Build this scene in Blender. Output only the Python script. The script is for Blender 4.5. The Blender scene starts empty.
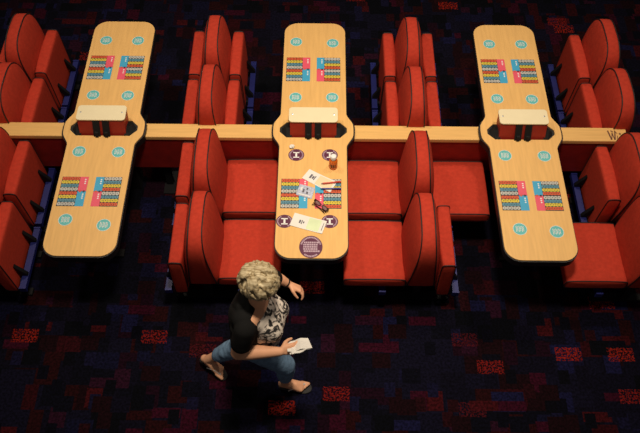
import bpy, bmesh, math, random
from mathutils import Vector, Matrix, Euler, noise
S = bpy.context.scene
C = S.collection
random.seed(7)
pi = math.pi

# ------------------------------------------------------------------ camera, world, lights
cam_d = bpy.data.cameras.new('camera'); cam = bpy.data.objects.new('camera', cam_d); C.objects.link(cam)
PITCH = 57.5; FPX = 745
cam.location = (0.0595, -3.754, 5.366)
R = Matrix.Rotation(math.radians(90 - PITCH), 3, 'X') @ Matrix.Rotation(math.radians(0.55), 3, 'Z')
cam.rotation_euler = R.to_euler()
cam_d.sensor_width = 36; cam_d.lens = 36 * FPX / 640
S.camera = cam
S.view_settings.view_transform = 'Standard'; S.view_settings.look = 'None'
S.view_settings.gamma = 1; S.view_settings.use_curve_mapping = False
S.view_settings.exposure = 0.0
w = bpy.data.worlds.new('world'); S.world = w; w.use_nodes = True
w.node_tree.nodes['Background'].inputs[0].default_value = (0.9, 0.8, 0.75, 1)
w.node_tree.nodes['Background'].inputs[1].default_value = 0.07
def area(name, loc, size, energy, col, target=None, spread=180):
    l = bpy.data.lights.new(name, 'AREA'); l.shape = 'DISK'; l.size = size
    l.energy = energy; l.color = col; l.spread = math.radians(spread)
    o = bpy.data.objects.new(name, l); C.objects.link(o); o.location = loc
    if target:
        o.rotation_euler = (Vector(target) - Vector(loc)).to_track_quat('-Z', 'Y').to_euler()
    return o
area('ceiling_lamp_light', (0.3, -1.3, 7.2), 0.7, 68, (1, .84, .66), (0.2, -0.7, 0), 80)
area('ceiling_lamp_light', (-2.6, 1.6, 7.4), 0.7, 27, (1, .84, .66), (-1.4, 0.6, 0), 80)
area('ceiling_lamp_light', (2.8, 1.6, 7.4), 0.7, 27, (1, .84, .66), (1.4, 0.6, 0), 80)

# ------------------------------------------------------------------ materials
def lin(c):
    return tuple((x / 12.92 if x <= .04045 else ((x + .055) / 1.055) ** 2.4) for x in c)
def hexc(h):
    return lin(tuple(int(h[i:i + 2], 16) / 255 for i in (0, 2, 4)))
def mat(name, col, rough=.5, metal=0, noise_s=None, amt=.12, bump=0, bump_s=200, sheen=0, spec=None, stretch=(1, 1, 1)):
    m = bpy.data.materials.new(name); m.use_nodes = True
    nt = m.node_tree; b = nt.nodes['Principled BSDF']
    if isinstance(col, str): col = hexc(col)
    b.inputs['Base Color'].default_value = (*col, 1)
    b.inputs['Roughness'].default_value = rough; b.inputs['Metallic'].default_value = metal
    if sheen: b.inputs['Sheen Weight'].default_value = sheen
    if spec is not None: b.inputs['Specular IOR Level'].default_value = spec
    tc = nt.nodes.new('ShaderNodeTexCoord'); mp = nt.nodes.new('ShaderNodeMapping')
    mp.inputs['Scale'].default_value = stretch
    nt.links.new(tc.outputs['Object'], mp.inputs[0])
    n = nt.nodes.new('ShaderNodeTexNoise'); n.inputs['Scale'].default_value = noise_s or 9; n.inputs['Detail'].default_value = 4
    nt.links.new(mp.outputs[0], n.inputs['Vector'])
    r = nt.nodes.new('ShaderNodeValToRGB')
    r.color_ramp.elements[0].position = .3; r.color_ramp.elements[1].position = .7
    r.color_ramp.elements[0].color = (*[c * (1 - amt) for c in col], 1)
    r.color_ramp.elements[1].color = (*[min(1, c * (1 + amt)) for c in col], 1)
    nt.links.new(n.outputs[0], r.inputs[0]); nt.links.new(r.outputs[0], b.inputs['Base Color'])
    if bump:
        n2 = nt.nodes.new('ShaderNodeTexNoise'); n2.inputs['Scale'].default_value = bump_s
        nt.links.new(tc.outputs['Object'], n2.inputs['Vector'])
        bp = nt.nodes.new('ShaderNodeBump'); bp.inputs['Strength'].default_value = bump; bp.inputs['Distance'].default_value = .002
        nt.links.new(n2.outputs[0], bp.inputs['Height']); nt.links.new(bp.outputs[0], b.inputs['Normal'])
    return m
M = {}
M['wood'] = mat('beech_laminate', (.80, .48, .165), .42, noise_s=9, amt=.07, stretch=(6, .5, 1), spec=.3)
M['capwood'] = mat('cap_wood', (.78, .47, .16), .45, noise_s=9, amt=.07, stretch=(.5, 6, 1), spec=.3)
M['edge'] = mat('black_edge', (.006, .006, .007), .5)
M['black'] = mat('black_plastic', (.010, .010, .010), .75, spec=.2)
M['blackm'] = mat('black_metal', (.006, .006, .007), .6, spec=.25)
M['red'] = mat('red_fabric', (.48, .043, .022), .85, noise_s=35, amt=.10, bump=.5, bump_s=420, spec=.15)
M['redvinyl'] = mat('red_vinyl', (.26, .010, .006), .55, noise_s=14, amt=.15)
M['boxred'] = mat('red_box', (.33, .02, .01), .45, noise_s=14, amt=.1)
M['piping'] = mat('black_piping', (.014, .006, .006), .6)
M['blue'] = mat('blue_metal', (.013, .018, .13), .45, spec=.35)
M['steel'] = mat('steel', (.55, .58, .66), .3, metal=.9)
M['cream'] = mat('cream_plate', (.86, .76, .50), .4, amt=.02)
M['teal'] = mat('teal_print', (.12, .50, .50), .5, amt=.03)
M['white'] = mat('white_print', (.85, .85, .82), .5, amt=.02)
M['purple'] = mat('purple_print', (.10, .012, .05), .5, amt=.05)
M['lilac'] = mat('lilac_print', (.50, .36, .44), .5, amt=.05)
M['porange'] = mat('orange_red_print', (.66, .10, .03), .5, amt=.05)
M['pyellow'] = mat('yellow_print', (.72, .56, .05), .5, amt=.05)
M['pblue'] = mat('slate_blue_print', (.10, .27, .36), .5, amt=.05)
M['pwhite'] = mat('off_white_print', (.52, .52, .48), .5)
M['pdark'] = mat('dark_print', (.03, .03, .035), .5)
M['pink'] = mat('pink_print', (.80, .10, .16), .5, amt=.06)
M['sky'] = mat('sky_blue_print', (.05, .38, .62), .5, amt=.06)
M['paper'] = mat('paper', (.80, .78, .72), .7, amt=.03)
M['peach'] = mat('peach_paper', (.85, .66, .42), .7, amt=.03)
M['greenp'] = mat('green_tinted_paper', (.68, .80, .50), .7, amt=.08)
M['greyp'] = mat('grey_blue_card', (.46, .50, .62), .6, noise_s=60, amt=.3)
M['ink'] = mat('grey_ink', (.12, .11, .14), .6)
M['brownink'] = mat('brown_ink', (.14, .05, .03), .6)
M['orange'] = mat('orange_plastic', (.80, .17, .015), .35, amt=.04)
M['penred'] = mat('pen_red', (.6, .05, .02), .35)
M['penblue'] = mat('pen_blue', (.02, .02, .22), .35)
M['skin'] = mat('skin', (.78, .41, .24), .55, noise_s=12, amt=.06, spec=.3)
M['lips'] = mat('lips', (.45, .12, .10), .5)
M['eye'] = mat('eye_white', (.8, .8, .78), .3)
M['cardigan'] = mat('black_knit', (.010, .010, .010), .9, bump=.4, bump_s=300, spec=.15)
M['denim'] = mat('denim', (.15, .26, .40), .85, noise_s=40, amt=.2, bump=.4, bump_s=300)
M['sole'] = mat('black_rubber', (.015, .014, .014), .7)
M['strap'] = mat('silver_strap', (.6, .58, .55), .4, metal=.3)

# patterned blouse
def blouse():
    m = mat('patterned_blouse', (.5, .45, .4), .8)
    nt = m.node_tree; b = nt.nodes['Principled BSDF']
    tc = nt.nodes.new('ShaderNodeTexCoord')
    n = nt.nodes.new('ShaderNodeTexNoise'); n.inputs['Scale'].default_value = 21; n.inputs['Detail'].default_value = 3; n.inputs['Distortion'].default_value = 1.6
    r = nt.nodes.new('ShaderNodeValToRGB'); e = r.color_ramp.elements
    e[0].position = .44; e[0].color = (.015, .014, .014, 1); e[1].position = .53; e[1].color = (.80, .72, .62, 1)
    k = e.new(.49); k.color = (.26, .23, .20, 1)
    nt.links.new(tc.outputs['Object'], n.inputs['Vector']); nt.links.new(n.outputs[0], r.inputs[0]); nt.links.new(r.outputs[0], b.inputs['Base Color'])
    return m
M['blouse'] = blouse()
def hairm():
    m = mat('ash_blonde_hair', (.42, .33, .17), .6)
    nt = m.node_tree; b = nt.nodes['Principled BSDF']
    tc = nt.nodes.new('ShaderNodeTexCoord'); mp = nt.nodes.new('ShaderNodeMapping'); mp.inputs['Scale'].default_value = (14, 60, 50); mp.inputs['Rotation'].default_value = (.3, .5, .5)
    n = nt.nodes.new('ShaderNodeTexNoise'); n.inputs['Scale'].default_value = 1; n.inputs['Detail'].default_value = 3; n.inputs['Distortion'].default_value = .8
    r = nt.nodes.new('ShaderNodeValToRGB'); e = r.color_ramp.elements
    e[0].position = .35; e[0].color = (.26, .185, .085, 1); e[1].position = .66; e[1].color = (.66, .56, .35, 1)
    nt.links.new(tc.outputs['Object'], mp.inputs[0]); nt.links.new(mp.outputs[0], n.inputs['Vector']); nt.links.new(n.outputs[0], r.inputs[0]); nt.links.new(r.outputs[0], b.inputs['Base Color'])
    return m
M['hair'] = hairm()

def carpet():
    m = bpy.data.materials.new('patterned_carpet'); m.use_nodes = True
    nt = m.node_tree; N = nt.nodes; L = nt.links; b = N['Principled BSDF']
    b.inputs['Roughness'].default_value = .95; b.inputs['Specular IOR Level'].default_value = .1
    tc = N.new('ShaderNodeTexCoord')
    def layer(prev, sx, sy, off, rowshift, thr, cols, speck=False):
        mp = N.new('ShaderNodeMapping'); mp.inputs['Location'].default_value = (off, off * .7, 0); mp.inputs['Scale'].default_value = (1 / sx, 1 / sy, 1)
        L.new(tc.outputs['Object'], mp.inputs[0])
        sp = N.new('ShaderNodeSeparateXYZ'); L.new(mp.outputs[0], sp.inputs[0])
        fl = N.new('ShaderNodeMath'); fl.operation = 'FLOOR'; L.new(sp.outputs[1], fl.inputs[0])
        wn = N.new('ShaderNodeTexWhiteNoise'); wn.noise_dimensions = '1D'; L.new(fl.outputs[0], wn.inputs['W'])
        mu = N.new('ShaderNodeMath'); mu.operation = 'MULTIPLY'; mu.inputs[1].default_value = rowshift; L.new(wn.outputs[0], mu.inputs[0])
        ad = N.new('ShaderNodeMath'); ad.operation = 'ADD'; L.new(sp.outputs[0], ad.inputs[0]); L.new(mu.outputs[0], ad.inputs[1])
        fx = N.new('ShaderNodeMath'); fx.operation = 'FLOOR'; L.new(ad.outputs[0], fx.inputs[0])
        cb = N.new('ShaderNodeCombineXYZ'); L.new(fx.outputs[0], cb.inputs[0]); L.new(fl.outputs[0], cb.inputs[1]); cb.inputs[2].default_value = off
        w2 = N.new('ShaderNodeTexWhiteNoise'); w2.noise_dimensions = '3D'; L.new(cb.outputs[0], w2.inputs[0])
        gt = N.new('ShaderNodeMath'); gt.operation = 'GREATER_THAN'; gt.inputs[1].default_value = thr; L.new(w2.outputs[0], gt.inputs[0])
        fac = gt
        if speck:
            vn = N.new('ShaderNodeTexNoise'); vn.inputs['Scale'].default_value = 70; vn.inputs['Detail'].default_value = 1
            L.new(tc.outputs['Object'], vn.inputs['Vector'])
            g2 = N.new('ShaderNodeMath'); g2.operation = 'GREATER_THAN'; g2.inputs[1].default_value = .5; L.new(vn.outputs[0], g2.inputs[0])
            mm = N.new('ShaderNodeMath'); mm.operation = 'MULTIPLY'; L.new(gt.outputs[0], mm.inputs[0]); L.new(g2.outputs[0], mm.inputs[1]); fac = mm
        ss = N.new('ShaderNodeSeparateXYZ'); L.new(w2.outputs['Color'], ss.inputs[0])
        rp = N.new('ShaderNodeValToRGB'); rp.color_ramp.interpolation = 'CONSTANT'
        e = rp.color_ramp.elements
        for i, c in enumerate(cols):
            if i < 2: el = e[i]; el.position = i / len(cols)
            else: el = e.new(i / len(cols))
            el.color = (*[q * .52 for q in c], 1)
        L.new(ss.outputs[1], rp.inputs[0])
        mx = N.new('ShaderNodeMix'); mx.data_type = 'RGBA'
        L.new(fac.outputs[0], mx.inputs[0])
        if prev is None: mx.inputs[6].default_value = (.004, .0035, .012, 1)
        else: L.new(prev, mx.inputs[6])
        L.new(rp.outputs[0], mx.inputs[7])
        return mx.outputs[2]
    dk = [(.0025, .003, .007), (.006, .005, .017), (.016, .003, .006), (.004, .004, .012)]
    md = [(.030, .004, .006), (.008, .008, .035), (.018, .003, .012), (.006, .005, .016), (.045, .004, .008)]
    br = [(.075, .006, .010), (.055, .004, .018), (.012, .012, .060), (.035, .006, .022)]
    c = layer(None, .34, .28, 3.1, 5, .45, dk)
    c = layer(c, .19, .13, 1.7, 7, .68, md)
    c = layer(c, .10, .19, 5.3, 9, .74, dk + md)
    c = layer(c, .12, .15, 9.2, 4, .90, br)
    c = layer(c, .21, .075, 2.6, 6, .94, br)
    c = layer(c, .08, .11, 7.7, 3, .88, [(.03, .004, .008), (.003, .003, .008), (.010, .009, .04), (.003, .003, .010)])
    c = layer(c, .14, .12, 4.4, 5, .80, dk)
    c = layer(c, .20, .11, 15.3, 8, .972, [(.42, .022, .010), (.30, .015, .012), (.10, .008, .014)], True)
    vn = N.new('ShaderNodeTexNoise'); vn.inputs['Scale'].default_value = 55; vn.inputs['Detail'].default_value = 2; L.new(tc.outputs['Object'], vn.inputs['Vector'])
    vr = N.new('ShaderNodeMapRange'); vr.inputs[1].default_value = .35; vr.inputs[2].default_value = .65; vr.inputs[3].default_value = .45; vr.inputs[4].default_value = 1.35; L.new(vn.outputs[0], vr.inputs[0])
    vm = N.new('ShaderNodeVectorMath'); vm.operation = 'SCALE'; L.new(c, vm.inputs[0]); L.new(vr.outputs[0], vm.inputs['Scale']); c = vm.outputs[0]
    L.new(c, b.inputs['Base Color'])
    n2 = N.new('ShaderNodeTexNoise'); n2.inputs['Scale'].default_value = 240; L.new(tc.outputs['Object'], n2.inputs['Vector'])
    bp = N.new('ShaderNodeBump'); bp.inputs['Strength'].default_value = .6; bp.inputs['Distance'].default_value = .004
    L.new(n2.outputs[0], bp.inputs['Height']); L.new(bp.outputs[0], b.inputs['Normal'])
    return m
M['carpet'] = carpet()

# ------------------------------------------------------------------ helpers
class MB:
    def __init__(s): s.v = []; s.f = []; s.m = []
    def add(s, vs, fs, mi=0, T=None):
        o = len(s.v)
        for p in vs:
            p = Vector(p)
            if T is not None: p = T @ p
            s.v.append(p)
        for f in fs: s.f.append([o + i for i in f]); s.m.append(mi)
    def box(s, x0, x1, y0, y1, z0, z1, mi=0, T=None):
        v = [(x, y, z) for x in (x0, x1) for y in (y0, y1) for z in (z0, z1)]
        s.add(v, [(0, 1, 3, 2), (4, 6, 7, 5), (0, 4, 5, 1), (2, 3, 7, 6), (0, 2, 6, 4), (1, 5, 7, 3)], mi, T)
    def prism(s, pts, z0, z1, mi=0, T=None, axis='z'):
        n = len(pts)
        def P(a, b, h):
            return (a, b, h) if axis == 'z' else ((a, h, b) if axis == 'y' else (h, a, b))
        v = [P(a, b, z0) for a, b in pts] + [P(a, b, z1) for a, b in pts]
        fs = [list(range(n))[::-1], list(range(n, 2 * n))] + [(i, (i + 1) % n, n + (i + 1) % n, n + i) for i in range(n)]
        s.add(v, fs, mi, T)
    def tube(s, path, r, n=8, closed=False, mi=0, T=None):
        path = [Vector(p) for p in path]; k = len(path); vs = []; fs = []
        rr = r if isinstance(r, (list, tuple)) else [r] * k
        up = Vector((.13, .31, .94)).normalized()
        for i, p in enumerate(path):
            a = path[(i - 1) % k] if (closed or i > 0) else p
            b = path[(i + 1) % k] if (closed or i < k - 1) else p
            t = (b - a).normalized(); u = t.cross(up).normalized(); up = u.cross(t).normalized(); 
            for j in range(n):
                q = 2 * pi * j / n
                vs.append(p + (u * math.cos(q) + up * math.sin(q)) * rr[i])
        for i in range(k if closed else k - 1):
            for j in range(n):
                a = i * n + j; b = i * n + (j + 1) % n; c = ((i + 1) % k) * n + (j + 1) % n; d = ((i + 1) % k) * n + j
                fs.append((a, b, c, d))
        if not closed: fs += [list(range(n))[::-1], [(k - 1) * n + j for j in range(n)]]
        s.add(vs, fs, mi, T)
    def loft(s, rings, mi=0, T=None, cap=True):
        n = len(rings[0]); v = [p for r in rings for p in r]; fs = []
        for i in range(len(rings) - 1):
            for j in range(n):
                fs.append((i * n + j, i * n + (j + 1) % n, (i + 1) * n + (j + 1) % n, (i + 1) * n + j))
        if cap: fs += [list(range(n))[::-1], [(len(rings) - 1) * n + j for j in range(n)]]
        s.add(v, fs, mi, T)
    def lathe(s, prof, n=20, mi=0, T=None):
        s.loft([[(r * math.cos(2 * pi * j / n), r * math.sin(2 * pi * j / n), z) for j in range(n)] for r, z in prof], mi, T)
    def build(s, name, mats, parent=None, smooth=False, bevel=0, seg=2, loc=None):
        me = bpy.data.meshes.new(name); me.from_pydata([tuple(p) for p in s.v], [], s.f)
        if not isinstance(mats, (list, tuple)): mats = [mats]
        for m_ in mats: me.materials.append(m_)
        for p, i in zip(me.polygons, s.m): p.material_index = i; p.use_smooth = smooth
        bm = bmesh.new(); bm.from_mesh(me); bmesh.ops.recalc_face_normals(bm, faces=bm.faces); bm.to_mesh(me); bm.free()
        o = bpy.data.objects.new(name, me); C.objects.link(o)
        if parent: o.parent = parent
        if loc: o.location = loc
        if bevel:
            b = o.modifiers.new('bevel', 'BEVEL'); b.width = bevel; b.segments = seg; b.limit_method = 'ANGLE'; b.angle_limit = .7
            me.set_sharp_from_angle(angle=.7) if smooth else None
        return o
def tag(o, label=None, cat=None, group=None, kind=None):
    if label: o['label'] = label
    if cat: o['category'] = cat
    if group: o['group'] = group
    if kind: o['kind'] = kind
    return o
def empty(name, loc, rz=0, label=None, cat=None, group=None):
    o = bpy.data.objects.new(name, None); C.objects.link(o); o.location = loc; o.rotation_euler = (0, 0, rz); o.empty_display_size = .1
    return tag(o, label, cat, group)
def rrect(x0, x1, y0, y1, r, n=6):
    out = []
    for cx, cy, a in ((x1 - r, y1 - r, 0), (x0 + r, y1 - r, pi / 2), (x0 + r, y0 + r, pi), (x1 - r, y0 + r, 1.5 * pi)):
        for i in range(n + 1):
            t = a + pi / 2 * i / n; out.append((cx + r * math.cos(t), cy + r * math.sin(t)))
    return out

# ------------------------------------------------------------------ setting
mb = MB(); mb.box(-9, 9, -6.5, 9, -.05, 0)
tag(mb.build('floor', M['carpet']), kind='structure')

# ------------------------------------------------------------------ low partition with wooden cap
part = empty('partition', (0, 0, 0), 0, 'long low red partition with a pale wooden cap running behind all the tables', 'partition')
mb = MB(); mb.prism(rrect(-.056, .082, .672, .715, .008, 3), -4.2, 2.5, axis='x')
mb.build('wooden_cap', M['capwood'], part)
mb = MB(); mb.box(-4.2, 2.46, -.05, .05, .30, .672)
mb.build('red_panel', M['redvinyl'], part)
for px in (-3.3, -2.1, -1.25, -.4, .4, 1.25, 2.1):
    mb = MB(); mb.box(px - .025, px + .025, -.025, .025, 0, .30); mb.box(px - .05, px + .05, -.12, .12, 0, .012)
    mb.build('support_post', M['blackm'], part)
# small brown emblem with two dots printed on the cap end
mb = MB(); Z = .7155
for (x0, y0, x1, y1, wd) in ((2.355, .05, 2.370, -.042, .011), (2.372, -.042, 2.385, .02, .007), (2.385, .03, 2.395, -.042, .007), (2.398, -.042, 2.412, .045, .010), (2.378, .05, 2.395, .035, .009), (2.408, .05, 2.425, .02, .006), (2.424, .0, 2.418, -.03, .006)):
    d = Vector((x1 - x0, y1 - y0, 0)).normalized(); q = Vector((-d.y, d.x, 0)) * wd / 2; a = Vector((x0, y0, Z)); b = Vector((x1, y1, Z))
    mb.add([a - q, a + q, b + q, b - q, a - q + Vector((0, 0, .001)), a + q + Vector((0, 0, .001)), b + q + Vector((0, 0, .001)), b - q + Vector((0, 0, .001))], [(4, 5, 6, 7), (0, 1, 5, 4), (1, 2, 6, 5), (2, 3, 7, 6), (3, 0, 4, 7)])
mb.lathe([(.009, Z), (.009, Z + .001)], 10, T=Matrix.Translation((2.447, .018, 0)))
tag(mb.build('printed_emblem', M['brownink'], part), 'small brown emblem with a dot beside it')

# ------------------------------------------------------------------ tables
def hw_outline(hw, bulge, end, cr, far):
    """table outline with rounded ends and a bulged waist"""
    q = []
    for i in range(9):
        t = pi / 2 * i / 8; q.append((hw - cr + cr * math.sin(t), end - cr + cr * math.cos(t)))
    for i in range(1, 15):
        t = i / 14; y = .175 - .130 * t
        s = t * t * (3 - 2 * t); q.append((hw + (bulge - hw) * s, y))
    q.append((bulge + .002, .02))
    q = [(x, y) for x, y in q]
    right = [(x, y + far if y > .5 else y) for x, y in q] + [(x, -y) for x, y in q[::-1]]
    left = [(-x, y) for x, y in right[::-1]]
    return right + left
HOLE = [(-.212, .078), (.212, .078), (.266, .022), (.266, -.022), (.212, -.078), (-.212, -.078), (-.266, -.022), (-.266, .022)]
def slab_with_hole(outer, inner, z0, z1):
    bm = bmesh.new(); es = []
    for loop in (outer, inner):
        vs = [bm.verts.new((x, y, z1)) for x, y in loop]
        es += [bm.edges.new((vs[i], vs[(i + 1) % len(vs)])) for i in range(len(vs))]
    bmesh.ops.triangle_fill(bm, edges=es, use_beauty=True, use_dissolve=False)
    r = bmesh.ops.extrude_face_region(bm, geom=bm.faces[:])
    for g in r['geom']:
        if isinstance(g, bmesh.types.BMVert): g.co.z = z0
    bmesh.ops.recalc_face_normals(bm, faces=bm.faces)
    me = bpy.data.meshes.new('m'); bm.to_mesh(me); bm.free(); return me
def disc(mb, x, y, r, z, h, mi, n=28, sy=1):
    mb.loft([[(x + r * math.cos(2 * pi * j / n), y + sy * r * math.sin(2 * pi * j / n), zz) for j in range(n)] for zz in (z, z + h)], mi)
def flat(mb, x0, x1, y0, y1, z, mi, T=None): mb.box(x0, x1, y0, y1, z, z + .0004, mi, T)
ZT = .75
def teal_sticker(par, x, y):
    mb = MB(); disc(mb, 0, 0, .052, 0, .0008, 0)
    z = .0008
    for cx in (-.021, .0, .021):
        for k, yy in enumerate((.014, -.012)):
            a = .003 if (k + round(cx * 100)) % 2 else -.002
            flat(mb, cx - .007, cx - .003, yy - .012, yy + .012, z, 1)
            flat(mb, cx + .003, cx + .007, yy - .010 + a, yy + .010 + a, z, 1)
            flat(mb, cx - .006, cx + .006, yy - .002 + a, yy + .002 + a, z, 1)
    # thin pale rim
    n = 28
    ring = [(.0505, z), (.0475, z)]
    for j in range(n):
        a, b = 2 * pi * j / n, 2 * pi * (j + 1) / n
        mb.add([(rr * math.cos(t), rr * math.sin(t), z + .0003) for rr, t in ((.0515, a), (.0515, b), (.0485, b), (.0485, a))], [(0, 1, 2, 3)], 1)
    return mb.build('round_sticker', [M['teal'], M['white']], par, loc=(x, y, ZT))
def purple_sticker(par, x, y):
    mb = MB(); disc(mb, 0, 0, .062, 0, .0008, 0, sy=.92); z = .0008
    flat(mb, -.024, .024, .018, .027, z, 1); flat(mb, -.024, .024, -.027, -.018, z, 1); flat(mb, -.007, .007, -.02, .02, z, 1)
    for k in range(26):
        a = 2 * pi * k / 26
        if abs(math.sin(a)) < .88:
            T = Matrix.Translation((.050 * math.cos(a), .047 * math.sin(a), 0)) @ Matrix.Rotation(a, 4, 'Z')
            flat(mb, -.005, .005, -.0035, .0035, z, 2, T)
    o = mb.build('round_sticker', [M['purple'], M['white'], M['lilac']], par, loc=(x, y, ZT)); o['label'] = 'purple round sticker'; return o
def big_sticker(par, x, y):
    mb = MB(); disc(mb, 0, 0, .084, 0, .0008, 0, 36, sy=1.1); z = .0008
    rnd = random.Random(3)
    for k in range(40):
        a = 2 * pi * k / 40; s = math.sin(a)
        if s > .25 or s < -.75:
            T = Matrix.Translation((.071 * math.cos(a), .078 * math.sin(a), 0)) @ Matrix.Rotation(a, 4, 'Z')
            flat(mb, -.006, .006, -.004, .004, z, 1, T)
    for yy in (.036, .018, 0, -.018, -.036):
        xx = -.050 if abs(yy) > .03 else -.054
        while xx < .048:
            wdt = rnd.uniform(.007, .016); flat(mb, xx, xx + wdt, yy - .0065, yy + .0065, z, 1); xx += wdt + .003
    o = mb.build('round_sticker', [M['purple'], M['lilac']], par, loc=(x, y, ZT)); o['label'] = 'large purple round sticker with lines of pale print'; return o
def game_print(par, x0, x1, y0, y1, mirror):
    """printed bingo-board graphic: two pattern blocks with pink and blue panels"""
    mb = MB(); W = x1 - x0; H = y1 - y0; z0 = 0
    mb.box(-W / 2, W / 2, -H / 2, H / 2, 0, .0006, 7)
    for blk in (0, 1):                       # 0 = upper
        yb = H / 2 - blk * H / 2; hh = H / 2 - .004
        pw = W * .32
        panel = (3 if blk == 0 else 4) if not mirror else (4 if blk == 0 else 3)
        px0, px1 = (W / 2 - pw, W / 2) if not mirror else (-W / 2, -W / 2 + pw)
        mb.box(px0, px1, yb - hh - (.004 if blk else 0), yb, .0006, .0010, panel)
        tx = (px0 + px1) / 2
        for q in range(3):
            mb.box(tx + .006, tx + .017, yb - .03 - q * .018, yb - .020 - q * .018, .0010, .0013, 5)
        gx0, gx1 = (-W / 2 + .004, W / 2 - pw - .003) if not mirror else (-W / 2 + pw + .003, W / 2 - .004)
        cols = [0, 1, 2, 5] if not mirror else [5, 2, 1, 0]
        rh = hh / 4
        for r_ in range(4):
            yc = yb - rh * (r_ + .5)
            mb.box(gx0, gx1, yc - rh * .34, yc + rh * .34, .0006, .0009, cols[r_] if cols[r_] != 5 else 6)
            nn = 5
            for c_ in range(nn):
                xc = gx0 + (gx1 - gx0) * (c_ + .5) / nn
                disc(mb, xc, yc, rh * .47, .0009, .0003, 8 if cols[r_] == 5 else cols[r_], 10)
                mb.box(xc - .0025, xc + .0025, yc - rh * .16, yc + rh * .16, .0012, .0014, 7 if cols[r_] == 5 else 6)
    # notch glyphs between panels
    cx = W / 2 - pw * .5 if not mirror else -W / 2 + pw * .5
    for k in (-1, 1): mb.box(cx + k * .014 - .007, cx + k * .014 + .007, -.008, .008, .0010, .0014, 0 if k < 0 else 7)
    o = mb.build('game_board_print', [M['porange'], M['pyellow'], M['pblue'], M['pink'], M['sky'], M['white'], M['pdark'], M['pdark'], M['pwhite']], par, loc=((x0 + x1) / 2, (y0 + y1) / 2, ZT))
    return o
def table(x, label, special=False):
    t = empty('bingo_table', (x, 0, 0), 0, label, 'table', 'bingo tables')
    def hole_obj(name, outer, inner, z0, z1, m_):
        me = slab_with_hole(outer, inner, z0, z1); me.materials.append(m_); me.name = name
        o = bpy.data.objects.new(name, me); C.objects.link(o); o.parent = t; return o
    hole_obj('tabletop', hw_outline(.262, .316, 1.165, .115, .035), HOLE, .722, ZT, M['wood'])
    hole_obj('edge_trim', hw_outline(.268, .329, 1.174, .120, .030), [(a * .9, b * .9) for a, b in HOLE], .680, .741, M['edge'])
    mb = MB(); mb.prism([(a * 1.02, b * 1.05) for a, b in HOLE], .60, .716)
    # folded black covers either side of the box
    for s in (-1, 1):
        mb.add([(s * .17, .074, .748), (s * .17, -.074, .748), (s * .21, -.07, .742), (s * .256, -.02, .735), (s * .256, .02, .735), (s * .21, .07, .742), (s * .215, 0, .775), (s * .17, 0, .775)],
               [(0, 7, 6, 5), (7, 1, 2, 6), (5, 6, 4), (6, 3, 4), (6, 2, 3), (0, 1, 7)])
    tag(mb.build('centre_cover', M['black'], t), 'black folded centre cover')
    mb = MB(); mb.prism([(-.078, .70), (.082, .70), (.118, .862), (-.012, .862)], -.182, .182, axis='x')
    bx = mb.build('divider_box', M['boxred'], t)
    for k in (-.038, .038):
        mb = MB(); T = Matrix.Translation((k, 0, 0))
        mb.prism([(-.090, .752), (-.078, .752), (-.010, .862), (-.022, .862)], -.026, .026, axis='x', T=T)
        mb.prism([(-.100, .756), (-.084, .756), (-.070, .79), (-.086, .79)], -.012, .012, axis='x', T=T)
        mb.build('clip', M['black'], bx)
    mb = MB(); mb.prism(rrect(-.192, .192, -.022, .128, .028), .864, .876)
    pl = mb.build('top_plate', M['cream'], t, bevel=.003)
    for s in (-1, 1):
        mb = MB(); mb.lathe([(.0065, .876), (.0065, .878), (.003, .8795)], 10, T=Matrix.Translation((s * .162, .055, 0))); mb.build('screw', M['steel'], pl)
    # legs under the table
    mb = MB(); mb.box(-.16, .16, -.07, .07, .0, .60); mb.build('pedestal', M['blackm'], t)
    for s in (-1, 1):
        mb = MB(); mb.box(-.03, .03, s * .72 - .03, s * .72 + .03, .02, .69); mb.box(-.11, .11, s * .72 - .035, s * .72 + .035, 0, .022)
        mb.box(-.2, .2, s * .72 - .04, s * .72 + .04, .66, .68)
        mb.build('leg', M['blackm'], t)
    for (sx, sy) in (((-.160, .972), (.155, .960), (-.150, .340), (.150, .342)) if special else ((-.140, .968), (.135, .968), (-.146, .345), (.138, .342))): teal_sticker(t, sx, sy)
    for (y0, y1) in ((.517, .787), (-.744, -.477)):
        game_print(t, -.235, -.035, y0, y1, False); game_print(t, .020, .218, y0, y1, True)
    if special:
        for (sx, sy) in ((-.129, -.25), (.131, -.248), (-.200, -.858), (.131, -.856)): purple_sticker(t, sx, sy)
        big_sticker(t, -.004, -1.072)
    else:
        lo = ((-.142, -.862), (.145, -.905)) if x < 0 else ((-.130, -.905), (.135, -.925))
        for (sx, sy) in ((-.155, -.235), (.150, -.238)) + lo: teal_sticker(t, sx, sy)
    return t
table(-1.660, 'long beech table on the left, nothing lying on it')
table(0, 'middle beech table with purple round stickers and papers lying on its near half', True)
table(1.646, 'long beech table on the right, nothing lying on it')

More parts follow.
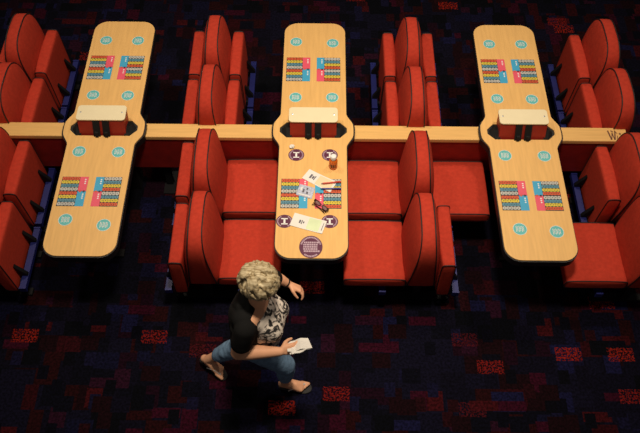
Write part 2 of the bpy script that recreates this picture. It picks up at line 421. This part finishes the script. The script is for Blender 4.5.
# ------------------------------------------------------------------ back-to-back tip-up seats
W = .276
def bt(z):   # half thickness of backrest at height z
    return .048 + .052 * max(0, (.93 - z) / .56)
def back_outline(n=44, k=1.0):
    pts = []
    zb, zm, zt = .32, .66, .945
    for i in range(n + 1):   # top super-ellipse from near side to far side
        a = pi * i / n; c, s_ = math.cos(a), math.sin(a)
        p = 2 / 2.9
        pts.append((W * (abs(c) ** p) * (1 if c > 0 else -1), zm + (zt - zm) * s_ ** p))
    pts.append((-W * .985, .50)); pts.append((-W * .94, .36)); pts.append((-W * .85, zb))
    pts.append((W * .85, zb)); pts.append((W * .94, .36)); pts.append((W * .985, .50))
    return pts
OUT = back_outline(); CZ = .58
def back_mesh():
    mb = MB(); rings = []
    ks = [0.02, .25, .5, .72, .88, .96, 1.0]
    for sgn in (-1, 1):
        seq = ks if sgn < 0 else ks[::-1]
        for k in seq:
            ring = []
            for y, z in OUT:
                yy = y * k; zz = CZ + (z - CZ) * k
                bul = .046 * (1 - k ** 3) ** .8 if k < 1 else 0
                x = sgn * (bt(zz) + bul)
                ring.append((x, yy, zz))
            rings.append(ring)
        if sgn < 0:
            rings.append([(-bt(z) * .5, y * 1.012, CZ + (z - CZ) * 1.012) for y, z in OUT])
            rings.append([(bt(z) * .5, y * 1.012, CZ + (z - CZ) * 1.012) for y, z in OUT])
    mb.loft(rings); return mb
def piping_mesh(s):
    mb = MB()
    mb.tube([(s * bt(z), y * 1.004, CZ + (z - CZ) * 1.006) for y, z in OUT], .0050, 6, closed=True)
    return mb
# cushion: profile in (depth x, height z), x from hinge 0 to front .44; z 0 = underside
PROF = [(0, .010), (.012, 0), (.425, .0), (.462, .006), (.468, .03), (.468, .07), (.462, .093), (.432, .100), (.20, .103), (.03, .098), (.004, .085)]
def smooth_prof(P, it=2):
    for _ in range(it):
        Q = []
        for i in range(len(P)):
            a, b = P[i], P[(i + 1) % len(P)]
            Q += [(a[0] * .75 + b[0] * .25, a[1] * .75 + b[1] * .25), (a[0] * .25 + b[0] * .75, a[1] * .25 + b[1] * .75)]
        P = Q
    return P
SP = smooth_prof(PROF); SCX = .235; SCZ = .05
def cushion_mesh():
    mb = MB(); rings = []
    hw = .256
    for k, y in ((.05, -hw - .010), (.6, -hw - .009), (.9, -hw - .006), (1.0, -hw)): rings.append([(SCX + (x - SCX) * k, y, SCZ + (z - SCZ) * k) for x, z in SP])
    for y in (-.2, -.1, 0, .1, .2):
        c = .012 * (1 - (y / hw) ** 2); rings.append([(x, y, z + (c if z > .05 else 0)) for x, z in SP])
    for k, y in ((1.0, hw), (.9, hw + .006), (.6, hw + .009), (.05, hw + .010)): rings.append([(SCX + (x - SCX) * k, y, SCZ + (z - SCZ) * k) for x, z in SP])
    mb.loft(rings); return mb
def cushion_piping(s):
    mb = MB()
    mb.tube([(SCX + (x - SCX) * 1.003, s * .257, SCZ + (z - SCZ) * 1.01) for x, z in SP], .0045, 6, closed=True)
    return mb
_me = {}
def shared(name, fn, m_, parent, smooth=True, bevel=0, local=None, key=None):
    key = key or name
    if key not in _me:
        o = fn().build(name, m_, None, smooth=smooth); _me[key] = o.data; o.parent = parent
    else:
        o = bpy.data.objects.new(name, _me[key]); C.objects.link(o); o.parent = parent
    if local is not None: o.matrix_local = local
    return o
def rail_mesh():
    mb = MB(); mb.box(-.024, .024, -.262, .262, -.02, .02); mb.box(-.026, .026, -.276, -.262, -.026, .026); mb.box(-.026, .026, .262, .276, -.026, .026); return mb
def arm_mesh():      # bracket from rail to the tipped-up pan
    mb = MB(); mb.prism([(.26, .0), (.302, .004), (.300, .03), (.242, .135), (.234, .15), (.234, .06)], -.014, .014, axis='y'); return mb
def arm_down():
    mb = MB(); mb.prism([(.24, .0), (.32, .0), (.35, .085), (.12, .085), (.12, .06), (.22, .05)], -.014, .014, axis='y'); return mb
def frame_mesh():
    mb = MB(); mb.box(-.05, .05, -.2, .2, .22, .36)
    for y in (-.17, .17):
        mb.box(-.03, .03, y - .025, y + .025, 0, .24); mb.box(-.26, .26, y - .03, y + .03, 0, .025)
        mb.box(-.26, .26, y - .015, y + .015, .20, .232)
    return mb
def seat_unit(x, y, left, right, label, group):
    t = empty('double_seat', (x, y, 0), 0, label, 'seat', group)
    b = shared('backrest', back_mesh, M['red'], t); [shared('piping', lambda q=q: piping_mesh(q), M['piping'], b, key='bp%d' % q) for q in (-1, 1)]
    shared('frame', frame_mesh, M['blackm'], t, smooth=False)
    for s, st in ((-1, left), (1, right)):
        if st is None: continue
        F = Matrix.Identity(4) if s > 0 else Matrix.Rotation(pi, 4, 'Z')
        if st == 'down':
            L = F @ Matrix.Translation((.112, 0, .345)); lab = 'seat cushion folded down'
        else:
            L = F @ Matrix.Translation((.232, 0, .200)) @ Matrix.Rotation(math.radians(-91), 4, 'Y'); lab = 'seat cushion tipped up'
        c = shared('seat_cushion', cushion_mesh, M['red'], t, local=L); c['label'] = lab
        [shared('piping', lambda q=q: cushion_piping(q), M['piping'], c, key='cp%d' % q) for q in (-1, 1)]
        r = shared('rail', rail_mesh, M['blue'], t, smooth=False, local=F @ Matrix.Translation((.280, 0, .25))); r['label'] = 'blue metal rail'
        for q in (-.15, .15):
            if st == 'down': shared('bracket', arm_down, M['blackm'], t, smooth=False, local=F @ Matrix.Translation((0, q, .262)), key='armd')
            else: shared('bracket', arm_mesh, M['blackm'], t, smooth=False, local=F @ Matrix.Translation((0, q, .262)), key='armu')
    return t
G = 'red double-sided tip-up seats between the tables'
X0, X1, X2, X3 = -2.485, -.826, .820, 2.478
names = {
 (0, 3): 'red double-sided seat at the far left corner, top one of the leftmost column',
 (0, 2): 'red double-sided seat at the left edge, tipped up, just behind the partition',
 (0, 1): 'red double-sided seat at the left edge, tipped up, just in front of the partition',
 (0, 0): 'red double-sided seat at the left edge, tipped up, nearest of the leftmost column',
 (1, 3): 'red double-sided seat between left and middle tables, farthest one, both sides tipped up',
 (1, 2): 'red double-sided seat between left and middle tables, tipped up, just behind the partition',
 (1, 1): 'red double-sided seat left of the middle table in front of the partition, right cushion down',
 (1, 0): 'red double-sided seat whose lowered right cushion is right behind the woman\'s head',
 (2, 3): 'red double-sided seat between middle and right tables, farthest one, both sides tipped up',
 (2, 2): 'red double-sided seat between middle and right tables, tipped up, just behind the partition',
 (2, 1): 'red double-sided seat with both its cushions folded down, in front of the partition',
 (2, 0): 'red double-sided seat right of the middle table, left cushion down, right one tipped up',
 (3, 3): 'red one-sided seat in the far right corner, tipped up, top one of the rightmost column',
 (3, 2): 'red one-sided seat at the right edge, tipped up, just behind the partition\'s end',
 (3, 1): 'red one-sided seat at the right edge, tipped up, just in front of the partition\'s end',
 (3, 0): 'red one-sided seat at the right edge with its cushion folded down beside the right table'}
state = {(1, 1): ('up', 'down'), (1, 0): ('up', 'down'), (2, 1): ('down', 'down'), (2, 0): ('down', 'up'), (3, 0): ('down', None)}
for i, x in enumerate((X0, X1, X2, X3)):
    for j, y in enumerate((-.912, -.328, .345, .920)):
        l, r = state.get((i, j), ('up', 'up' if i < 3 else None))
        seat_unit(x + (.014 if (i, j) == (1, 0) else -.026 if i < 2 and j > 1 else 0), y, l, r, names[(i, j)], G)

# ------------------------------------------------------------------ things lying on the middle table
Z0 = ZT + .0016
def sheet(name, quad, mats, extra=None, th=.0012, curl=.0, label='', cat='', z=Z0, group=None):
    cx = sum(p[0] for p in quad) / 4; cy = sum(p[1] for p in quad) / 4
    mb = MB(); q = [Vector((p[0] - cx, p[1] - cy, 0)) for p in quad]
    n = 8
    def P(u, v, h): 
        a = q[0].lerp(q[1], u); b = q[3].lerp(q[2], u); p = a.lerp(b, v); return (p.x, p.y, h + curl * ((u - .5) ** 2 * 4) + .0)
    for i in range(n):
        u0, u1 = i / n, (i + 1) / n
        mb.add([P(u0, 0, 0), P(u1, 0, 0), P(u1, 1, 0), P(u0, 1, 0), P(u0, 0, th), P(u1, 0, th), P(u1, 1, th), P(u0, 1, th)],
               [(3, 2, 1, 0), (4, 5, 6, 7), (0, 1, 5, 4), (2, 3, 7, 6)] + ([(3, 0, 4, 7)] if i == 0 else []) + ([(1, 2, 6, 5)] if i == n - 1 else []))
    for (u0, u1, v0, v1, mi) in (extra or []):
        k = 4
        for i in range(k):
            a, b = u0 + (u1 - u0) * i / k, u0 + (u1 - u0) * (i + 1) / k
            mb.add([P(a, v0, th + .0002 + mi * .0001), P(b, v0, th + .0002 + mi * .0001), P(b, v1, th + .0002 + mi * .0001), P(a, v1, th + .0002 + mi * .0001)], [(0, 1, 2, 3)], mi)
    o = mb.build(name, mats, None); o.location = (cx, cy, z); tag(o, label, cat, group); return o
# pixel-free coordinates (metres on the table top)
PT = {"leaf": [[-0.08, -0.472], [0.134, -0.602], [0.187, -0.506], [-0.024, -0.388]], "card": [[-0.122, -0.624], [-0.004, -0.661], [0.02, -0.562], [-0.094, -0.527]], "slip": [[-0.161, -0.894], [0.075, -0.965], [0.111, -0.857], [-0.126, -0.786]], "pr": [[0.065, -0.528], [0.217, -0.509]], "pb": [[0.058, -0.574], [0.217, -0.572]], "spec": [[0.01, -0.692], [0.111, -0.783]], "bottle": [0.157, -0.361], "crump": [-0.163, -0.177]}
sheet('leaflet', PT['leaf'], [M['paper'], M['peach'], M['ink']], [(.42, .93, .08, .92, 1), (.16, .22, .3, .7, 2), (.24, .30, .36, .62, 2), (.31, .34, .3, .7, 2)], curl=.004,
      label='peach and white leaflet lying under two pens on the middle table', cat='leaflet')
sheet('card', PT['card'], [M['greyp'], M['paper'], M['ink']], [(.12, .88, .12, .2, 1), (.3, .42, .35, .65, 2), (.55, .68, .3, .5, 2), (.5, .6, .65, .85, 2), (.15, .25, .5, .8, 1)], z=Z0 + .0022,
      label='small grey-blue patterned card overlapping the left game print on the middle table', cat='card')
sheet('paper_slip', PT['slip'], [M['paper'], M['greenp'], M['ink']], [(.48, .86, .06, .94, 1), (.22, .27, .35, .6, 2), (.29, .32, .3, .62, 2), (.34, .38, .4, .55, 2), (.93, .95, .2, .8, 2)], curl=.003, z=Z0 + .001,
      label='pale green and white paper slip lying between purple stickers near the table end', cat='paper')
def pen(a, b, m_, label, z):
    a = Vector((*a, 0)); b = Vector((*b, 0)); d = b - a; L = d.length
    o = empty('pen', (a.x, a.y, z), math.atan2(d.y, d.x), label, 'pen', 'pens on the leaflet')
    T = Matrix.Rotation(pi / 2, 4, 'Y')
    mb = MB(); mb.lathe([(.0055, .012), (.0058, .02), (.0058, L * .66), (.0052, L * .665)], 12, T=T); mb.build('barrel', m_, o, smooth=False)
    mb = MB(); mb.lathe([(.0012, 0), (.0045, .012)], 10, T=T); mb.build('tip', M['ink'], o)
    mb = MB(); mb.lathe([(.0066, L * .66), (.0068, L * .98), (.004, L)], 12, T=T); cp = mb.build('cap', m_, o)
    mb = MB(); mb.box(L * .68, L * .95, -.002, .002, .0066, .0095); mb.build('clip', m_, cp)
pen(PT['pr'][0], PT['pr'][1], M['penred'], 'red pen lying across the peach leaflet, the farther pen', Z0 + .0135)
pen(PT['pb'][0], PT['pb'][1], M['penblue'], 'dark blue pen lying across the peach leaflet, nearer than the red pen', Z0 + .0125)
# folded spectacles
gx, gy = PT['spec'][0]; hx, hy = PT['spec'][1]
ang = math.atan2(hy - gy, hx - gx); L = math.hypot(hx - gx, hy - gy)
g = empty('spectacles', ((gx + hx) / 2, (gy + hy) / 2, Z0 + .003), ang, 'dark folded spectacles lying diagonally between the game prints of the middle table', 'glasses')
M['tort'] = mat('dark_tortoiseshell', (.035, .012, .010), .3, noise_s=80, amt=.9)
M['lens'] = mat('lens_pinkish', (.5, .30, .30), .1, spec=.6)
mb = MB()
for s in (-1, 1):
    pts = [(s * L * .26 + L * .19 * math.cos(a), 0.004, .018 + .016 * math.sin(a)) for a in [2 * pi * k / 20 for k in range(20)]]
    mb.tube(pts, .0034, 6, closed=True)
mb.tube([(-L * .07, .004, .024), (0, .004, .028), (L * .07, .004, .024)], .003, 6)
mb.box(-L * .5, -L * .42, -.004, .010, .014, .032); mb.box(L * .42, L * .5, -.004, .010, .014, .032)
TR = Matrix.Rotation(math.radians(-28), 4, 'X')
o = mb.build('frame', M['tort'], g); o.matrix_local = TR
for s in (-1, 1):
    mb = MB(); mb.prism([(s * L * .26 + L * .18 * math.cos(a), .018 + .0145 * math.sin(a)) for a in [2 * pi * k / 20 for k in range(20)]], .0035, .005, axis='y')
    l = mb.build('lens', M['lens'], g); l.matrix_local = TR
    mb = MB(); mb.tube([(s * L * .47, -.004, .006), (s * L * .2, -.008, .006 + .004 * (s > 0)), (-s * L * .35, -.016, .006 + .006 * (s > 0)), (-s * L * .46, -.022, .006)], .003, 6)
    mb.build('temple', M['tort'], g)
# orange dauber bottle
bx_, by_ = PT['bottle']
b = empty('dauber_bottle', (bx_, by_, ZT + .001), 0, 'small orange bottle with a white cap standing on the middle table', 'bottle'); b.scale = (1.5, 1.5, 1.3)
mb = MB(); mb.lathe([(.019, 0), (.0215, .004), (.0215, .062), (.018, .072), (.013, .078), (.013, .082)], 24); bo = mb.build('body', M['orange'], b, smooth=True)
mb = MB()
n = 14
for j in range(n):
    a0 = -pi / 2 - .95 + 1.9 * j / n; a1 = -pi / 2 - .95 + 1.9 * (j + 1) / n
    mb.add([(.0219 * math.cos(a0), .0219 * math.sin(a0), .018), (.0219 * math.cos(a1), .0219 * math.sin(a1), .018), (.0219 * math.cos(a1), .0219 * math.sin(a1), .048), (.0219 * math.cos(a0), .0219 * math.sin(a0), .048)], [(0, 1, 2, 3)], 0 if j in (0, 1, 12, 13, 5, 9) else 1)
mb.build('printed_band', [M['orange'], M['brownink']], bo)
mb = MB(); mb.lathe([(.0150, .080), (.0155, .082), (.0150, .104), (.012, .108)], 24); mb.build('cap', M['white'], b, smooth=True)
# crumpled paper
mb = MB(); bm = bmesh.new(); bmesh.ops.create_icosphere(bm, subdivisions=3, radius=.016)
rnd = random.Random(5)
for v in bm.verts:
    k = 1 + .5 * noise.noise(v.co * 110); v.co *= k; v.co.z *= .7; v.co.x *= 1.3
mz = min(v.co.z for v in bm.verts)
me = bpy.data.meshes.new('crumpled_paper'); bm.to_mesh(me); bm.free(); me.materials.append(M['paper'])
o = bpy.data.objects.new('crumpled_paper', me); C.objects.link(o); o.location = (PT['crump'][0], PT['crump'][1], ZT - mz)
tag(o, 'tiny crumpled scrap of white paper beside the black centre cover of middle table', 'paper')

# ------------------------------------------------------------------ the woman
V = Vector
_ico = None
def ico():
    global _ico
    if _ico is None:
        bm = bmesh.new(); bmesh.ops.create_icosphere(bm, subdivisions=3, radius=1); _ico = [v.co.copy() for v in bm.verts]; bm.free()
    return _ico
def hull(bm, balls):
    """convex hull of balls (centre, radius or (rx, ry, rz), optional turn)"""
    vs = []
    for b in balls:
        c, r = V(b[0]), b[1]
        rot = b[2] if len(b) > 2 else None
        rr = V((r, r, r)) if not isinstance(r, (tuple, list)) else V(r)
        for u in ico():
            p = V((u.x * rr.x, u.y * rr.y, u.z * rr.z))
            if rot is not None: p = rot @ p
            vs.append(bm.verts.new(c + p))
    r = bmesh.ops.convex_hull(bm, input=vs)
    bad = list(set(g for g in r['geom_interior'] + r['geom_unused'] if isinstance(g, bmesh.types.BMVert)))
    bmesh.ops.delete(bm, geom=bad, context='VERTS')
def chain(bm, pts):
    for a, b in zip(pts[:-1], pts[1:]): hull(bm, [a, b])
def fuse(name, bm, m_, parent, voxel=.006, smooth=4, factor=.5, disp=None):
    me = bpy.data.meshes.new(name); bm.to_mesh(me); bm.free()
    tmp = bpy.data.objects.new('tmp', me); C.objects.link(tmp)
    r = tmp.modifiers.new('r', 'REMESH'); r.mode = 'VOXEL'; r.voxel_size = voxel
    if smooth:
        s_ = tmp.modifiers.new('s', 'SMOOTH'); s_.iterations = smooth; s_.factor = factor
    dg = bpy.context.evaluated_depsgraph_get()
    out = bpy.data.meshes.new_from_object(tmp.evaluated_get(dg)); out.name = name
    bpy.data.objects.remove(tmp); bpy.data.meshes.remove(me)
    if disp:
        nrm = [v.normal.copy() for v in out.vertices]
        for v, n_ in zip(out.vertices, nrm): v.co += n_ * disp(v.co)
    out.materials.clear(); out.materials.append(m_)
    for p in out.polygons: p.use_smooth = True
    o = bpy.data.objects.new(name, out); C.objects.link(o); o.parent = parent
    return o
BX, BY = -.375, -1.77
person = empty('person', (BX, BY, 0), 0, 'person in a black short-sleeved cardigan, patterned top and jeans walking with folded papers', 'person')
HD = math.radians(-14)                     # heading of the walk
Fw = V((math.cos(HD), math.sin(HD), 0)); Lf = V((-math.sin(HD), math.cos(HD), 0))
RZ = Matrix.Rotation(HD, 3, 'Z')
def B(f, l, z): return Fw * f + Lf * l + V((0, 0, z))      # body frame, about the empty
def Wd(x, y, z): return V((x - BX, y - BY, z))             # place coordinates
TW = math.radians(-8)                                       # shoulders turn towards the near side
pel = B(0, 0, .88); waist = B(.02, 0, 1.02); chest = B(.05, 0, 1.17); uchest = B(.055, 0, 1.27)
neck = B(.070, .0, 1.36); head = B(.085, .035, 1.490)
shR = B(.045, -.175, 1.285); shL = B(.075, .165, 1.285)
elR = Wd(-.435, -2.005, 1.06); wrR = Wd(-.180, -1.985, 1.03)
elL = Wd(-.225, -1.475, 1.05); wrL = Wd(-.145, -1.485, .97)
hipR = B(.0, -.09, .86); hipL = B(.0, .09, .86)
knR = Wd(-.170, -1.86, .49); anR = Wd(-.185, -1.84, .085)
knL = Wd(-.50, -1.715, .46); anL = Wd(-.765, -1.685, .125)
body = bmesh.new()
hull(body, [(pel, (.115, .155, .10), RZ), (waist, (.115, .145, .09), RZ)])
hull(body, [(waist, (.115, .145, .09), RZ), (chest, (.115, .15, .10), RZ)])
hull(body, [(chest, (.115, .15, .10), RZ), (B(.05, 0, 1.27), (.08, .15, .05), RZ)])
hull(body, [(shR, .052), (shL, .052), (uchest, .07)])
hull(body, [(B(.06, 0, 1.31), .055), (neck, .052), (head - V((0, 0, .02)), .055)])
# head, nose, jaw, ears
HT = RZ @ Matrix.Rotation(math.radians(26), 3, 'Y')         # the head looks down and forward
def Hh(x, y, z): return head + HT @ V((x, y, z))
hull(body, [(Hh(-.005, 0, .025), (.092, .074, .085), HT), (Hh(.03, 0, -.04), (.058, .056, .055), HT), (Hh(.055, 0, -.085), (.024, .028, .020), HT)])
hull(body, [(Hh(.088, 0, .012), .009), (Hh(.106, 0, -.022), .012)])
hull(body, [(Hh(.098, .011, -.028), .007), (Hh(.098, -.011, -.028), .007)])
for s in (-1, 1):
    hull(body, [(Hh(.0, s * .076, .01), (.013, .007, .026), HT), (Hh(.004, s * .074, -.02), (.008, .006, .010), HT)])
    hull(body, [(Hh(.078, s * .012, .028), .008), (Hh(.072, s * .045, .026), .008)])
# arms
chain(body, [(shR, .050), (shR.lerp(elR, .5), .052), (elR, .047), (elR.lerp(wrR, .3), .048), (elR.lerp(wrR, .75), .036), (wrR, .028)])
chain(body, [(shL, .050), (shL.lerp(elL, .5), .045), (elL, .038), (elL.lerp(wrL, .4), .036), (wrL, .025)])
def hand(bm, wr, dirv, palm_n, side, curl, spread=1.0, s=1.0):
    """wr wrist, dirv along the palm, palm_n palm facing direction, side = towards the thumb"""
    d = dirv.normalized(); n_ = (palm_n - d * palm_n.dot(d)).normalized(); t = d.cross(n_).normalized()
    if t.dot(side) < 0: t = -t
    pc = wr + d * .045 * s
    hull(bm, [(wr, .022 * s), (wr + d * .085 * s + t * .028 * s, .0125 * s), (wr + d * .082 * s - t * .030 * s, .0115 * s), (wr + d * .03 * s + t * .022 * s, .015 * s)])
    for k, (off, L_) in enumerate(((.029, .068), (.010, .077), (-.010, .071), (-.029, .056))):
        p = wr + d * .084 * s + t * off * s; a = curl[0]; cur = p; dd = d
        ang_ = 0
        pts = [(p - d * .02 * s, .0098 * s), (p, .0096 * s)]
        for j, fr in enumerate((.45, .32, .23)):
            ang_ += curl[j]
            dd = (d * math.cos(ang_) + n_ * math.sin(ang_) + t * off * 1.5 * spread).normalized()
            cur = cur + dd * L_ * fr * s; pts.append((cur, (.0088 - .0010 * j) * s))
        chain(bm, pts)
    b0 = wr + d * .022 * s + t * .022 * s
    b1 = b0 + (d * .5 + t * .62 + n_ * .30).normalized() * .036 * s
    b2 = b1 + (d * .8 + t * .15 + n_ * .5).normalized() * .030 * s
    b3 = b2 + (d * .9 - t * .1 + n_ * .45).normalized() * .024 * s
    chain(bm, [(b0, .015 * s), (b1, .0115 * s), (b2, .0098 * s), (b3, .0085 * s)])
hdR = (wrR - elR).normalized()
# right hand, palm up-and-inwards around the papers; left hand swinging
hand(body, wrR, (hdR + V((.1, .25, 0))).normalized(), V((0, .75, -.65)), V((0.1, .6, .8)), (.35, .6, .5))
hand(body, wrL, V((.85, -.25, -.35)), V((.05, -.55, -.8)), V((.3, -.8, .3)), (.45, .6, .5))
# legs and feet
chain(body, [(hipR, .092), (hipR.lerp(knR, .5), .078), (knR, .056), (knR.lerp(anR, .35), .055), (knR.lerp(anR, .8), .036), (anR, .034)])
chain(body, [(hipL, .092), (hipL.lerp(knL, .5), .078), (knL, .056), (knL.lerp(anL, .35), .055), (knL.lerp(anL, .8), .036), (anL, .034)])
def foot(bm, an, d, pitch):
    """bare foot in its sandal; the sole rests at sandal height"""
    d = V((d[0], d[1], 0)).normalized(); u = V((0, 0, 1)); t = V((-d.y, d.x, 0))
    dp = (d * math.cos(pitch) - u * math.sin(pitch)); up = (u * math.cos(pitch) + d * math.sin(pitch))
    heel = an - dp * .025 - up * .030
    ball = heel + dp * .145
    hull(bm, [(an, .033), (heel, .030)]); hull(bm, [(an + dp * .01, .033), (heel, .028), (ball + t * .022 - up * .006, .019), (ball - t * .024 - up * .008, .016), (an + dp * .075 - up * .012, .026)])
    inner = 1 if foot.side > 0 else -1
    for k in range(5):
        o_ = (.034 - .0165 * k) * inner; L_ = (.056, .052, .046, .038, .030)[k]; r_ = (.0125, .0095, .009, .0085, .008)[k]
        b = ball + t * o_ - up * .010 + dp * (-.002 - .006 * k)
        hull(bm, [(b, r_ * 1.1), (b + dp * L_ * .9 - up * .004, r_)])
    return heel, dp, up, t
foot.side = 1
fR = foot(body, anR, (1, -.16), 0.0)
foot.side = -1
fL = foot(body, anL, (.93, -.62), math.radians(16))
bd = fuse('body', body, M['skin'], person, voxel=.0048, smooth=3)
# eyes, lips
for s in (-1, 1):
    bm = bmesh.new(); hull(bm, [(Hh(.083, s * .030, .010), .010)]); me = bpy.data.meshes.new('eye'); bm.to_mesh(me); bm.free(); me.materials.append(M['eye'])
    e = bpy.data.objects.new('eye', me); C.objects.link(e); e.parent = bd
bm = bmesh.new(); hull(bm, [(Hh(.090, .018, -.056), .005), (Hh(.094, 0, -.054), .007), (Hh(.090, -.018, -.056), .005)]); me = bpy.data.meshes.new('lips'); bm.to_mesh(me); bm.free(); me.materials.append(M['lips'])
e = bpy.data.objects.new('lips', me); C.objects.link(e); e.parent = bd
# hair: a short layered cut made of many overlapping locks
hb = bmesh.new(); rnd = random.Random(11)
hull(hb, [(Hh(-.022, 0, .040), (.104, .094, .092), HT), (Hh(-.050, 0, -.01), (.075, .088, .075), HT)])
def scalp(q, lift):
    q = q.normalized(); return Hh(-.026 + q.x * (.106 + lift), q.y * (.097 + lift), .032 + q.z * (.097 + lift))
crown = V((-.55, .15, .82)).normalized()
for k in range(230):
    q = V((rnd.gauss(0, 1), rnd.gauss(0, 1), rnd.gauss(.35, .9))).normalized()
    if q.z < -.55 or (q.x > .42 and q.z < .22): continue
    away = (q - crown); away = (away - q * away.dot(q))
    if away.length < .05: away = V((1, 0, 0))
    away = away.normalized(); side_ = q.cross(away)
    sw = rnd.uniform(-.15, .55); st = (away + side_ * sw).normalized(); Lk = rnd.uniform(.45, .8); r0 = rnd.uniform(.0, .008)
    pts = []
    for j_, (t_, rr_) in enumerate(((0, .0075), (.33, .0095), (.66, .0085), (1, .004))):
        pts.append((scalp(q + st * Lk * t_ + side_ * .08 * math.sin(t_ * 3), r0 + .010 * math.sin(t_ * 2.6)), rr_))
    chain(hb, pts)
hr = fuse('hair', hb, M['hair'], person, voxel=.0042, smooth=5)
# patterned blouse, open at the neck
tb = bmesh.new()
def TB(f, l, z): return B(f, l, z)
hull(tb, [(B(.055, 0, .85), (.142, .170, .05), RZ), (B(.070, 0, 1.00), (.145, .162, .06), RZ)])
hull(tb, [(B(.055, 0, 1.00), (.140, .160, .06), RZ), (B(.085, -.01, 1.14), (.140, .155, .07), RZ)])
hull(tb, [(B(.085, -.01, 1.14), (.140, .155, .07), RZ), (B(.070, 0, 1.25), (.088, .148, .045), RZ)])
hull(tb, [(B(.165, -.065, 1.11), .066), (B(.163, .058, 1.11), .066), (B(.09, 0, 1.24), .05), (B(.15, 0, .98), .06)])
hull(tb, [(B(.160, -.075, 1.12), .078), (B(.08, -.09, 1.22), .05)]); hull(tb, [(B(.158, .066, 1.12), .078), (B(.08, .09, 1.22), .05)])
hull(tb, [(B(.06, -.12, 1.27), .050), (B(.075, -.10, 1.27), .035), (B(.10, -.08, 1.17), .06)]); hull(tb, [(B(.07, .12, 1.27), .050), (B(.085, .10, 1.27), .035), (B(.10, .08, 1.17), .06)])
fuse('blouse', tb, M['blouse'], person, voxel=.007, smooth=4, disp=lambda c: .004 * noise.noise(c * 18))
# cardigan, back and sleeves, hanging open at the front
cb = bmesh.new()
hull(cb, [(B(-.035, -.005, .86), (.105, .168, .03), RZ), (B(-.010, -.01, 1.0), (.112, .168, .05), RZ)])
hull(cb, [(B(-.010, -.01, 1.0), (.112, .168, .05), RZ), (B(.0, -.01, 1.20), (.112, .175, .07), RZ)])
hull(cb, [(B(.0, -.01, 1.20), (.112, .175, .07), RZ), (B(.015, -.12, 1.29), .068), (B(.03, .11, 1.29), .066)])
hull(cb, [(B(-.01, -.06, 1.325), .042), (B(-.01, .06, 1.325), .042), (B(-.03, 0, 1.24), .07)])
for sh, el, g in ((shR, elR, 1), (shL, elL, 1)):
    m1 = sh.lerp(el, .58)
    hull(cb, [(sh, .068), (sh.lerp(el, .4), .068)]); hull(cb, [(sh.lerp(el, .4), .068), (m1, .066)])
# front panels at the near and far side
hull(cb, [(B(.06, -.135, 1.27), .05), (B(.06, -.145, 1.10), .045), (B(.02, -.15, .94), .035), (B(-.02, -.15, .92), .04), (B(-.02, -.15, 1.2), .05)])
hull(cb, [(B(.07, .135, 1.27), .05), (B(.09, .155, 1.10), .04), (B(.05, .17, .88), .03), (B(-.02, .16, .86), .04), (B(-.02, .15, 1.2), .05)])
fuse('cardigan', cb, M['cardigan'], person, voxel=.007, smooth=5, disp=lambda c: .006 * noise.noise(c * 12))
# jeans, cropped above the ankle
jb = bmesh.new()
hull(jb, [(B(0, 0, .93), (.122, .162, .04), RZ), (B(-.01, 0, .84), (.130, .170, .07), RZ)])
for hp_, kn, an in ((hipR, knR, anR), (hipL, knL, anL)):
    hm = kn.lerp(an, .62)
    chain(jb, [(hp_, .103), (hp_.lerp(kn, .5), .090), (kn, .070), (kn.lerp(an, .3), .070), (hm, .056)])
fuse('jeans', jb, M['denim'], person, voxel=.007, smooth=4, disp=lambda c: .004 * noise.noise(c * 22))
# thong sandals
for (heel, dp, up, t), inner in ((fR, 1), (fL, -1)):
    so = bmesh.new()
    base = heel - up * .046
    hull(so, [(base, (.034, .034, .008)), (base + dp * .08, (.032, .032, .008))]); hull(so, [(base + dp * .08, (.032, .032, .008)), (base + dp * .165 + t * inner * .006, (.046, .046, .008)), (base + dp * .185 + t * inner * .010, (.040, .040, .008))])
    sd = fuse('sandal', so, M['sole'], person, voxel=.004, smooth=2)
    mb = MB(); toe = base + dp * .168 + t * inner * .022 + up * .044
    for sgn in (-1, 1):
        e0 = base + dp * .055 + t * sgn * .036 + up * .008
        mid = base + dp * .085 + t * sgn * .034 + up * .052
        mb.tube([e0, mid, base + dp * .115 + t * inner * .012 + t * sgn * .016 + up * .064, toe], .0055, 6)
    mb.tube([toe, toe - up * .03], .003, 6)
    mb.build('strap', M['strap'], sd)
# bracelet on the left wrist
mb = MB(); ax = (wrL - elL).normalized(); u_ = ax.cross(V((0, 0, 1))).normalized(); v_ = ax.cross(u_); c_ = wrL - ax * .018
mb.tube([c_ + (u_ * math.cos(a) + v_ * math.sin(a)) * .0295 for a in [2 * pi * k / 20 for k in range(20)]], .005, 6, closed=True)
mb.build('bracelet', M['black'], person)
# folded papers held in the right hand
hc = V((BX, BY, 0)) + wrR + hdR * .105 + V((.014, .022, .012))
fp = empty('folded_papers', hc, math.radians(12), 'folded white papers held in the walking person\'s right hand', 'paper')
TT = Matrix.Rotation(math.radians(-24), 4, 'X') @ Matrix.Rotation(math.radians(-6), 4, 'Y')
for k, (dx, dy, rz) in enumerate(((0, 0, 0), (.008, -.006, .12), (-.006, .006, -.10))):
    mb = MB(); n = 8
    for i in range(n):
        x0, x1 = -.065 + .13 * i / n, -.065 + .13 * (i + 1) / n
        z0 = .006 * math.sin(i * 1.1 + k) + k * .007; z1 = .006 * math.sin((i + 1) * 1.1 + k) + k * .007
        mb.add([(x0, -.045, z0), (x1, -.045, z1), (x1, .045, z1 + .004), (x0, .045, z0 + .004), (x0, -.045, z0 + .003), (x1, -.045, z1 + .003), (x1, .045, z1 + .007), (x0, .045, z0 + .007)],
               [(3, 2, 1, 0), (4, 5, 6, 7), (0, 1, 5, 4), (2, 3, 7, 6), (0, 4, 7, 3), (1, 2, 6, 5)])
    o = mb.build('sheet', M['paper'], fp); o.matrix_local = TT @ Matrix.Translation((dx, dy, 0)) @ Matrix.Rotation(rz, 4, 'Z')
